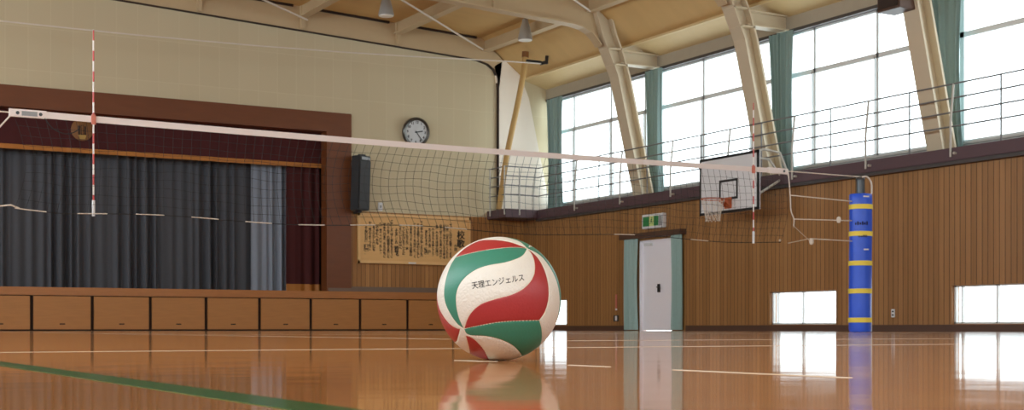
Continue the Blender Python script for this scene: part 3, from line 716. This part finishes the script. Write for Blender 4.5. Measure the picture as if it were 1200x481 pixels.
nt_.build('hoop_net', 'cord', bh)
fr_ = MB()
for vv in (Rp + .3, Lp - .3):
    fr_.tube([(UB + .04, vv, z0 + .2), (UW - .14, vv, 2.85)], .025, 8); fr_.tube([(UB + .05, vv, z0 + .1), (UB + .05, vv, z1 - .05)], .022, 8)
    fr_.tube([(UB + .05, vv, z1 - .1), (UB + .5, vv, z1 - .12), (UW - .12, vv, 2.95)], .022, 8)
fr_.tube([(UB + .05, Rp + .12, z1 - .02), (UB + .2, Rp + .1, z1 + .03), (UB + .55, Rp + .05, z1 - .02), (UW - .14, Rp + .05, 2.92)], .024, 8)
fr_.tube([(UB + .05, Rp + .1, z0 + .6), (UB + .05, Lp - .1, z0 + .6)], .022, 8)
fr_.build('support_frame', 'rail_post', bh)

# ------------------------------------------------------------------ small wall items on the side wall
q = onu(723, 353, UW)
o = MB().tube([(UW - .02, q.y, onu(723, 362, UW).z), (UW - .02, q.y, onu(723, 345.5, UW).z)], .022, 8).build('wall_rod', 'pale_red', smooth=True)
tag(o, 'slim faded red rod fixed upright on the boarded wall left of the door', 'rod')
MB().tube([(UW - .02, q.y, onu(723, 364, UW).z), (UW - .02, q.y, onu(723, 362, UW).z)], .024, 8).build('end_cap', 'white', o)
q = onu(723.5, 373.5, UW)
o = MB().box(UW - .05, UW, q.y - .06, q.y + .1, q.z - .07, q.z + .07).build('wall_box', 'post_metal', bevel=.008); tag(o, 'small dark wall box with a white flap low on the boards left of the door', 'wall box')
MB().box(UW - .062, UW - .045, q.y - .055, q.y + .0, q.z - .05, q.z + .055).build('flap', 'white', o)
q = onu(1047, 367.5, UW)
o = MB().box(UW - .014, UW, q.y - .04, q.y + .04, q.z - .07, q.z + .07).build('power_socket', 'white', bevel=.004); tag(o, 'white double power socket low on the boarded wall right of the blue pad', 'socket')
for dz in (-.03, .03): MB().box(UW - .018, UW - .012, q.y - .02, q.y + .02, q.z + dz - .014, q.z + dz + .014).build('outlet', 'black', o)

# ------------------------------------------------------------------ volleyball net, antennas, posts, pads
VN = 14.0; NT, NBt = 2.245, 1.225
uA, uB = 3.04, 11.74; n0, n1 = 2.22, 12.36
PZ = 2.17; P1 = 13.71; P0 = 1.07
def sag(u): return -.03 * math.sin(PI * (u - n0) / (n1 - n0))
net = thing('volleyball_net', ((n0 + n1) / 2, VN, 0.0), 'black volleyball net with a white top tape stretched across the hall', 'net')
U_ = [n0 + (n1 - n0) * i / 60 for i in range(61)]
mb = MB()
th = .0045
A1 = [Vector((u, VN - th, NT + sag(u))) for u in U_]; A0 = [Vector((u, VN - th, NT - .066 + sag(u))) for u in U_]
B1 = [p + Vector((0, 2 * th, 0)) for p in A1]; B0 = [p + Vector((0, 2 * th, 0)) for p in A0]
mb.strip(A0, A1); mb.strip(B0, B1); mb.strip(A1, B1); mb.strip(A0, B0)
mb.build('top_tape', 'white_tape', net)
def nety(u, t): return .05 * t * math.sin(u * 1.7)
def netu(u, t): return .11 * math.sin(u * .55 + 1.0) * math.sin(PI * t) - .03 * math.sin(2.3 * u) * t * (1 - t) * 3
def bz(u): return NBt + .02 * math.sin(u * 2.1) + (.05 * max(0, (n0 + .5 - u) / .5))
def nz_(u, t): return (NT - .07 + sag(u)) * (1 - t) + bz(u) * t + .012 * math.sin(u * 9 + t * 7) * math.sin(PI * t)
ms = MB()
nu = int(round((n1 - n0 - .1) / .1)); us = [n0 + .05 + .1 * i for i in range(nu + 1)]
for u in us: ms.tube([(u + netu(u, t / 8), VN + nety(u, t / 8), nz_(u, t / 8)) for t in range(9)], .0023, 3, caps=False)
for r in range(1, 10):
    t = r / 10; ms.tube([(u + netu(u, t), VN + nety(u, t), nz_(u, t)) for u in us], .0023, 3, caps=False)
ms.build('mesh', 'string', net)
MB().tube([(u, VN + nety(u, 1), bz(u)) for u in us], .0048, 5).build('bottom_cord', 'string', net)
# white lashing shows in dashes along the bottom cord
i = 0
while i < len(us) - 3:
    if us[i] < 6.6 or rnd.random() < .35: MB().tube([(u, VN - .006 + nety(u, 1), bz(u) + .002) for u in us[i:i + 4]], .005, 5).build('lashing', 'cord', net)
    i += 6
lc = MB(); lc.tube([(n0 + .02, VN, NT - .06), (n0 - .18, VN, NT - .3), (n0 - .34, VN, NT - .72), (n0 - .2, VN, bz(n0) - .0), (n0 + .02, VN, bz(n0) + .03), (n0 + .1, VN, bz(n0))], .008, 6)
lc.tube([(n0 - .34, VN, NT - .72), (P0 + .1, VN, 1.5)], .006, 6)
lc.build('end_cord', 'cord', net)
ec_ = MB(); K_ = [onv(x, y, VN) for x, y in ((924, 204), (926, 229), (927, 247), (930.5, 257), (930, 265), (938, 276), (949, 280))]
ec_.tube(smooth(K_[:5], 4), .008, 6); ec_.tube([K_[4] + Vector((0, 0, -.03)), K_[4], K_[4] + Vector((.3, 0, -.2))], .003, 4)
ec_.tube([K_[1], onv(1001, 236.5, VN)], .0075, 6); ec_.tube([K_[3], onv(1001, 259, VN)], .0075, 6); ec_.tube([onv(949, 280, VN), onv(1001, 283, VN)], .0065, 6)
ec_.tube([Vector((n1, VN, NBt)), onv(949, 280, VN)], .004, 5)
for x, y in ((983, 257.5), (951, 283)): p = onv(x, y, VN); ec_.lathe([(.0, -.05), (.022, -.045), (.034, -.01), (.026, .03), (.0, .045)], p, 10)
p = onv(914, 282, VN); ec_.lathe([(.0, -.02), (.02, 0), (.0, .02)], p, 8)
ec_.build('end_cord', 'cord', net)
MB().tube([(P0 - .0, VN, PZ + .045), (n0, VN, NT - .035)], .007, 6).build('tension_cable', 'cord', net); tc_ = MB(); tc_.tube([(n1, VN, NT - .03), onv(1009, 207.5, VN)], .0075, 6); tc_.build('tension_cable', 'cord', net)
for (a, s) in ((n0, 1), (n1, -1)):
    pl = MB(); pl.box(min(a, a + s * .36), max(a, a + s * .36), VN - .012, VN + .012, NT - .075, NT + .004); pl.build('end_sleeve', 'white_tape', net, bevel=.003)
for x in (n0 + .08, n0 + .30, n1 - .08): MB().lathe([(.014, 0), (.018, .006), (0.001, .008)], (x, VN - .012, NT - .036), 10, (0, -1, 0)).build('buckle', 'post_metal', net)
lb = MB().box(n0 + .12, n0 + .27, VN - .0145, VN - .012, NT - .06, NT - .014).build('maker_tag', 'sign_grey', net)
hg = MB(); hg.tube(smooth([(n0 + .34, VN - .012, NT - .07), (n0 + .42, VN - .02, NT - .17), (n0 + .55, VN - .02, NT - .215), (n0 + .66, VN - .02, NT - .17), (n0 + .67, VN - .02, NT - .12)], 5), .005, 5); hg.build('loose_cord', 'string', net)
def antenna(u, label, ztop, zbot):
    t = thing('net_antenna', (u, VN - .016, zbot), label, 'antenna', 'antennas on the net')
    mb = MB().tube([(u, VN - .016, zbot), (u, VN - .016, ztop - .25), (u, VN - .016, ztop)], [.009, .009, .007], 8); mb.build('rod', 'antenna', t, smooth=True)
    MB().box(u - .022, u + .022, VN - .03, VN - .006, NT - .09 + sag(u), NT + .012 + sag(u)).build('clip', 'pale_red', t, bevel=.003)
    MB().tube([(u, VN - .016, zbot - .002), (u, VN - .016, zbot + .16)], .0155, 8).build('sleeve', 'white', t, smooth=True)
zt_, zb2 = onv(110, 35, VN).z, onv(110, 253.5, VN).z
antenna(uA, 'red and white striped net antenna in front of the stage valance', zt_, zb2)
antenna(uB, 'red and white striped net antenna in front of the basketball backboard', onv(883, 121, VN).z, onv(883, 285.5, VN).z)
# post + pad
def make_post():
    t = thing('net_post', (P1, VN, 0), 'dark steel net post standing inside the blue padding', 'post', 'net posts')
    MB().tube([(P1, VN, 0), (P1, VN, PZ)], .058, 16).build('pole', 'post_metal', t, smooth=True)
    MB().lathe([(.062, 0), (.066, .02), (.05, .05), (.0, .055)], (P1, VN, PZ - .01), 16).build('cap', 'post_metal', t, smooth=True)
    MB().tube(smooth([(P1 - .02, VN - .05, PZ + .035), (P1 + .06, VN - .07, PZ + .04), (P1 + .13, VN - .08, PZ - .04), (P1 + .14, VN - .08, PZ - .2)], 5), .012, 8).build('pulley_cable', 'cord', t, smooth=True)
    MB().box(P1 - .075, P1 + .075, VN - .075, VN + .075, 0, .03).build('base_plate', 'post_metal', t)
    return t
post = make_post()
pd = thing('post_pad', (P1, VN, 0), 'blue vinyl post pad held with five yellow straps, standing by the boarded wall', 'pad', 'post pads')
prof = []
def padring(z, r, sd):
    rn = random.Random(sd); out = []
    for i in range(28):
        a = 2 * PI * i / 28 + .3; rr_ = r * (1 + .03 * math.sin(3 * a + sd) + .014 * rn.uniform(-1, 1)); out.append((P1 + rr_ * math.cos(a), VN + rr_ * math.sin(a), z))
    return out
zsx = [.004, .05, .2, .35, .5, .65, .8, .95, 1.1, 1.25, 1.4, 1.55, 1.7, 1.85, 1.945, 1.965]
mb = MB(); vsx = []
for i, z in enumerate(zsx): vsx += padring(z, .158 if 0 < i < len(zsx) - 1 else .15, i * .35)
fs = [(i * 28 + j, i * 28 + (j + 1) % 28, (i + 1) * 28 + (j + 1) % 28, (i + 1) * 28 + j) for i in range(len(zsx) - 1) for j in range(28)]
top0 = len(vsx); vsx += [(P1 + .062 * math.cos(2 * PI * i / 28 + .3), VN + .062 * math.sin(2 * PI * i / 28 + .3), 1.965) for i in range(28)]
fs += [((len(zsx) - 1) * 28 + j, (len(zsx) - 1) * 28 + (j + 1) % 28, top0 + (j + 1) % 28, top0 + j) for j in range(28)]
mb.add(vsx, fs); mb.build('cover', 'blue', pd, smooth=True, angle=60)
Zp = 18.94
for y in (243, 274.5, 309, 341.5, 375.5):
    z = (HY - y) * Zp / F + HC
    MB().add([(P1 + (.166 * (1 + .03 * math.sin(3 * a + z * 2.3))) * math.cos(a), VN + (.166 * (1 + .03 * math.sin(3 * a + z * 2.3))) * math.sin(a), z + h) for h in (-.034, .034) for a in [2 * PI * i / 28 + .3 for i in range(28)]],
             [(j, (j + 1) % 28, 28 + (j + 1) % 28, 28 + j) for j in range(28)]).build('strap', 'yellow', pd, smooth=True)
vd = Vector((-.72, -.69, 0)).normalized(); rd = Vector((.8685, -.4958, 0))
fl_ = MB(); pe = Vector((P1, VN, 0)) + rd * .158
fl_.tube([pe + Vector((0, 0, .01)), pe + Vector((0, 0, .95))], .008, 6); fl_.build('seam_edge', 'white', pd)
mk = MB()
def padmark(x, z, w, h, dst):     # small print on the camera-side of the pad
    a0 = math.atan2(vd.y, vd.x); cen = Vector((P1, VN, 0))
    def pt(s, zz): a = a0 + s / .163; return cen + Vector((math.cos(a) * .1665, math.sin(a) * .1665, zz))
    dst.add([pt(x - w / 2, z - h / 2), pt(x, z - h / 2), pt(x + w / 2, z - h / 2), pt(x + w / 2, z + h / 2), pt(x, z + h / 2), pt(x - w / 2, z + h / 2)], [(0, 1, 4, 5), (1, 2, 3, 4)])
wm = MB(); padmark(.09, 1.92, .09, .018, wm); padmark(.09, 1.17, .08, .02, wm); wm.build('label_print', 'white', pd)
for i in range(6): padmark(-.06 + .032 * i, 1.535 + .006 * (i % 2), .018, .05 if i % 2 else .03, mk)
for i in range(4): padmark(-.01 + .032 * i, 1.36, .02, .028, mk)
mk.build('dark_print', 'ink', pd)
copy_thing(post, (P0, VN, 0), 'dark steel net post at the left end of the net')
copy_thing(pd, (P0, VN, 0), 'blue vinyl post pad with yellow straps at the left end of the net')

# ------------------------------------------------------------------ the ball
BRAD = .105
dB = ray(584.7, 350.6); dB.z = 0; dB *= 2.2495 / 1.0
bc3 = Vector((dB.x, dB.y, BRAD))
nrm = (Vector((0, 0, HC)) - bc3).normalized(); br_ = Vector((0, 0, 1)).cross(nrm).normalized(); bu = nrm.cross(br_)
ZC = (254.5, 242.5, 218.5)
def w2(p):      # view-plane point of the ball -> equidistant disc
    x = (p[0] - ZC[0]) / ZC[2]; y = -(p[1] - ZC[1]) / ZC[2]; r = math.hypot(x, y)
    if r < 1e-6: return Vector((0, 0))
    r2 = min(r, 1.0); rho = math.asin(r2) / (PI / 2)
    return Vector((x / r * rho, y / r * rho))
def lift(q, back=False, h=0.0):
    rho = q.length; th = rho * PI / 2
    if rho < 1e-9: d = Vector((0, 0, 1))
    else: d = Vector((q.x / rho * math.sin(th), q.y / rho * math.sin(th), math.cos(th)))
    if back: d.z = -d.z
    return (br_ * d.x + bu * d.y + nrm * d.z) * (BRAD + h)
T, Bq, L_, R_ = (353, 67), (135, 345), (103, 97), (393, 316)
C = {
 'c1': [T, (338, 92), (310, 108), (270, 120), (220, 129), (180, 142), (145, 165), (120, 195), (109, 230), (110, 270), (119, 310), Bq],
 'c2': [T, (369, 90), (377, 120), (375, 155), (360, 185), (330, 212), (290, 230), (240, 243), (195, 259), (165, 283), (146, 312), Bq],
 'c3': [L_, (150, 86), (200, 76), (260, 68), (310, 64), T],
 'c4': [L_, (84, 130), (70, 175), (64, 220), (70, 260), (90, 300), (113, 330), Bq],
 'c5': [Bq, (180, 335), (250, 322), (320, 317), R_],
 'c6': [T, (387, 97), (411, 140), (424, 190), (425, 240), (413, 285), R_],
 'c7': [L_, (128, 72), (165, 48), (200, 37), (250, 38), (300, 47), T],
 'c8': [(37, 225), (40, 255), (52, 288), (75, 320), (100, 340), (122, 345)],
 'c9': [(122, 345), (115, 368), (107, 390), (98, 395)],
 'c10': [(140, 368), (150, 410), (152, 440)],
 'c11': [(140, 368), (168, 380), (200, 415), (222, 462)],
 'c12': [Bq, (150, 366), (215, 371), (270, 386), (310, 410), (338, 445)],
 'c13': [R_, (402, 345), (405, 380), (400, 405)],
 'c14': [T, (400, 92), (437, 140), (460, 195), (467, 250), (462, 300), (450, 345)],
 'c15': [T, (330, 44), (300, 32), (262, 22)],
}
def cat(P, n=7):
    return [(q.x, q.y) for q in smooth([(p[0], p[1], 0) for p in P], n)]
C = {k: cat(p) for k, p in C.items()}
def arc(p, q, cw):
    a = math.atan2(p[1] - ZC[1], p[0] - ZC[0]); b = math.atan2(q[1] - ZC[1], q[0] - ZC[0])
    if cw and b < a: b += 2 * PI
    if not cw and b > a: b -= 2 * PI
    n = 14; return [(ZC[0] + 400 * math.cos(a + (b - a) * i / n), ZC[1] + 400 * math.sin(a + (b - a) * i / n)) for i in range(n + 1)]
rv = lambda l: l[::-1]
REG = [   # (polygon, material index) 1 red 2 green
 (C['c1'] + rv(C['c4']) + C['c3'], 2),
 (C['c2'] + C['c5'] + rv(C['c6']), 1),
 (C['c3'] + rv(C['c7']), 1),
 (C['c5'] + C['c13'] + arc(C['c13'][-1], C['c12'][-1], True) + rv(C['c12']), 2),
 (C['c8'] + C['c9'] + arc(C['c9'][-1], C['c8'][0], True), 1),
 (rv(C['c10']) + C['c11'] + arc(C['c11'][-1], C['c10'][-1], True), 1),
 (C['c14'] + arc(C['c14'][-1], (420, 92), False) + [T], 2),
 (C['c15'] + arc(C['c15'][-1], (380, 60), True) + [T], 2),
]
def inside(p, poly):
    c = False; x, y = p; n = len(poly)
    for i in range(n):
        x0, y0 = poly[i]; x1, y1 = poly[i - 1]
        if (y0 > y) != (y1 > y) and x < (x1 - x0) * (y - y0) / (y1 - y0) + x0: c = not c
    return c
def unw(q):     # equidistant disc -> view-plane pixel
    rho = q.length
    if rho < 1e-9: return (ZC[0], ZC[1])
    r = math.sin(min(rho, 1) * PI / 2) * .9999; return (ZC[0] + q.x / rho * r * ZC[2], ZC[1] - q.y / rho * r * ZC[2])
pv = []; pe_ = []
NR = 160
for i in range(NR): a = 2 * PI * i / NR; pv.append(Vector((math.cos(a), math.sin(a))))
pe_ += [(i, (i + 1) % NR) for i in range(NR)]
seam = []
for k, P in C.items():
    Q = [w2(p) for p in P]; Q2 = [Q[0]]
    for q in Q[1:]:
        if (q - Q2[-1]).length > .004: Q2.append(q)
    Q2 = [q if q.length < .995 else q.normalized() * .995 for q in Q2]
    s0_ = len(pv); pv += Q2; pe_ += [(s0_ + i, s0_ + i + 1) for i in range(len(Q2) - 1)]
    for i in range(len(Q2) - 1):
        for t in (0, .25, .5, .75): seam.append(Q2[i].lerp(Q2[i + 1], t))
        d = (Q2[i + 1] - Q2[i]).normalized(); nn = Vector((-d.y, d.x))
        for off in (.0055, .011, .02):
            for sg in (-1, 1):
                q = Q2[i].lerp(Q2[i + 1], .5) + nn * off * sg
                if q.length < .985: pv.append(q)
G = 46
for i in range(-G, G + 1):
    for j in range(-G, G + 1):
        q = Vector(((i + .5 * (j % 2)) / G, j / G * .93))
        if q.length < .975: pv.append(q)
rv_, re_, rf_, *_r = delaunay_2d_cdt(pv, pe_, [], 0, 1e-5)
kd = kdtree.KDTree(len(seam))
for i, q in enumerate(seam): kd.insert(lift(q), i)
kd.balance()
bverts = []; bfaces = []; bmi = []
n = len(rv_); rim = [q.length > .9995 for q in rv_]
for q in rv_:
    p = lift(q); dist = kd.find(p)[2]; bverts.append(p - p.normalized() * .0009 * math.exp(-(dist / .0011) ** 2))
bmap = {}
for i, q in enumerate(rv_):
    if rim[i]: bmap[i] = i
    else:
        bmap[i] = len(bverts); p = lift(q, True); dist = kd.find(lift(q))[2]; bverts.append(p - p.normalized() * .0009 * math.exp(-(dist / .0011) ** 2))
for f in rf_:
    cq = sum((rv_[i] for i in f), Vector((0, 0))) / len(f)
    px = unw(cq); mi = 0
    for poly, m_ in REG:
        if inside(px, poly): mi = m_; break
    if kd.find(lift(cq))[2] < .00055: mi = 3
    bfaces.append(tuple(f)); bmi.append(mi); bfaces.append(tuple(bmap[i] for i in reversed(f))); bmi.append(mi)
me = bpy.data.meshes.new('volleyball'); me.from_pydata(bverts, [], bfaces)
for k_ in ('ball_white', 'ball_red', 'ball_green', 'ball_seam'): me.materials.append(M[k_])
me.polygons.foreach_set('material_index', bmi); me.polygons.foreach_set('use_smooth', [True] * len(bfaces))
bm = bmesh.new(); bm.from_mesh(me); bmesh.ops.recalc_face_normals(bm, faces=bm.faces[:]); bm.to_mesh(me); bm.free()
ball = bpy.data.objects.new('volleyball', me); COL.objects.link(ball); ball.location = bc3; ball['_w'] = tuple(bc3)
tag(ball, 'red, green and cream volleyball resting on the glossy wooden floor', 'ball')
vs, fs = text_geo('天理エンジェルス', 1.0, .006)
x0 = min(p[0] for p in vs); x1 = max(p[0] for p in vs); W_ = x1 - x0
ta = math.radians(9.3); cxp, cyp = (251, 186); LEN = 178
tl = MB()
def tp(x, y):
    s = (x - (x0 + x1) / 2) / W_ * LEN; h = y / W_ * LEN * 1.18
    return (cxp + s * math.cos(ta) - h * math.sin(ta), cyp - s * math.sin(ta) - h * math.cos(ta))
tl.add([bc3 + lift(w2(tp(x, y)), False, .0004) for x, y in vs], fs)
tl.build('lettering', 'ink', ball)

# ------------------------------------------------------------------ light
wd = bpy.data.worlds.new('world'); scn.world = wd; wd.use_nodes = True
bg = wd.node_tree.nodes['Background']; bg.inputs[0].default_value = (0.87, 0.955, 1.0, 1); bg.inputs[1].default_value = 3.5
def portal(name, loc, rot, sx, sy):
    l = bpy.data.lights.new(name, 'AREA'); l.shape = 'RECTANGLE'; l.size = sx; l.size_y = sy; l.cycles.is_portal = True
    o = bpy.data.objects.new(name, l); COL.objects.link(o); o.location = loc; o.rotation_euler = rot
portal('window_portal', (UG + .3, 18.2, 4.52), (0, PI / 2, 0), 2.7, 22)
def fill_light(name, loc, rot, sx, sy, e):  # added area lamps outside the unseen windows, there to brighten the hall
    l = bpy.data.lights.new(name, 'AREA'); l.shape = 'RECTANGLE'; l.size = sx; l.size_y = sy; l.energy = e; l.color = (.80, .92, 1)
    o = bpy.data.objects.new(name, l); COL.objects.link(o); o.location = loc; o.rotation_euler = rot
fill_light('left_fill_light', (UL - .3, 11, 4.45), (0, -PI / 2, 0), 2.9, 36, 1300)
fill_light('back_fill_light', (6.4, VB - .3, 4.1), (PI / 2, 0, 0), 22, 3.0, 380)
scn.cycles.max_bounces = 10; scn.cycles.diffuse_bounces = 6; scn.cycles.glossy_bounces = 5; scn.cycles.transparent_max_bounces = 24
scn.cycles.sample_clamp_indirect = 8
scn.cycles.use_denoising = True
scn.view_settings.view_transform = 'Standard'; scn.view_settings.look = 'None'
scn.view_settings.exposure = 0.1
for o in bpy.data.objects:
    if '_w' in o: del o['_w']
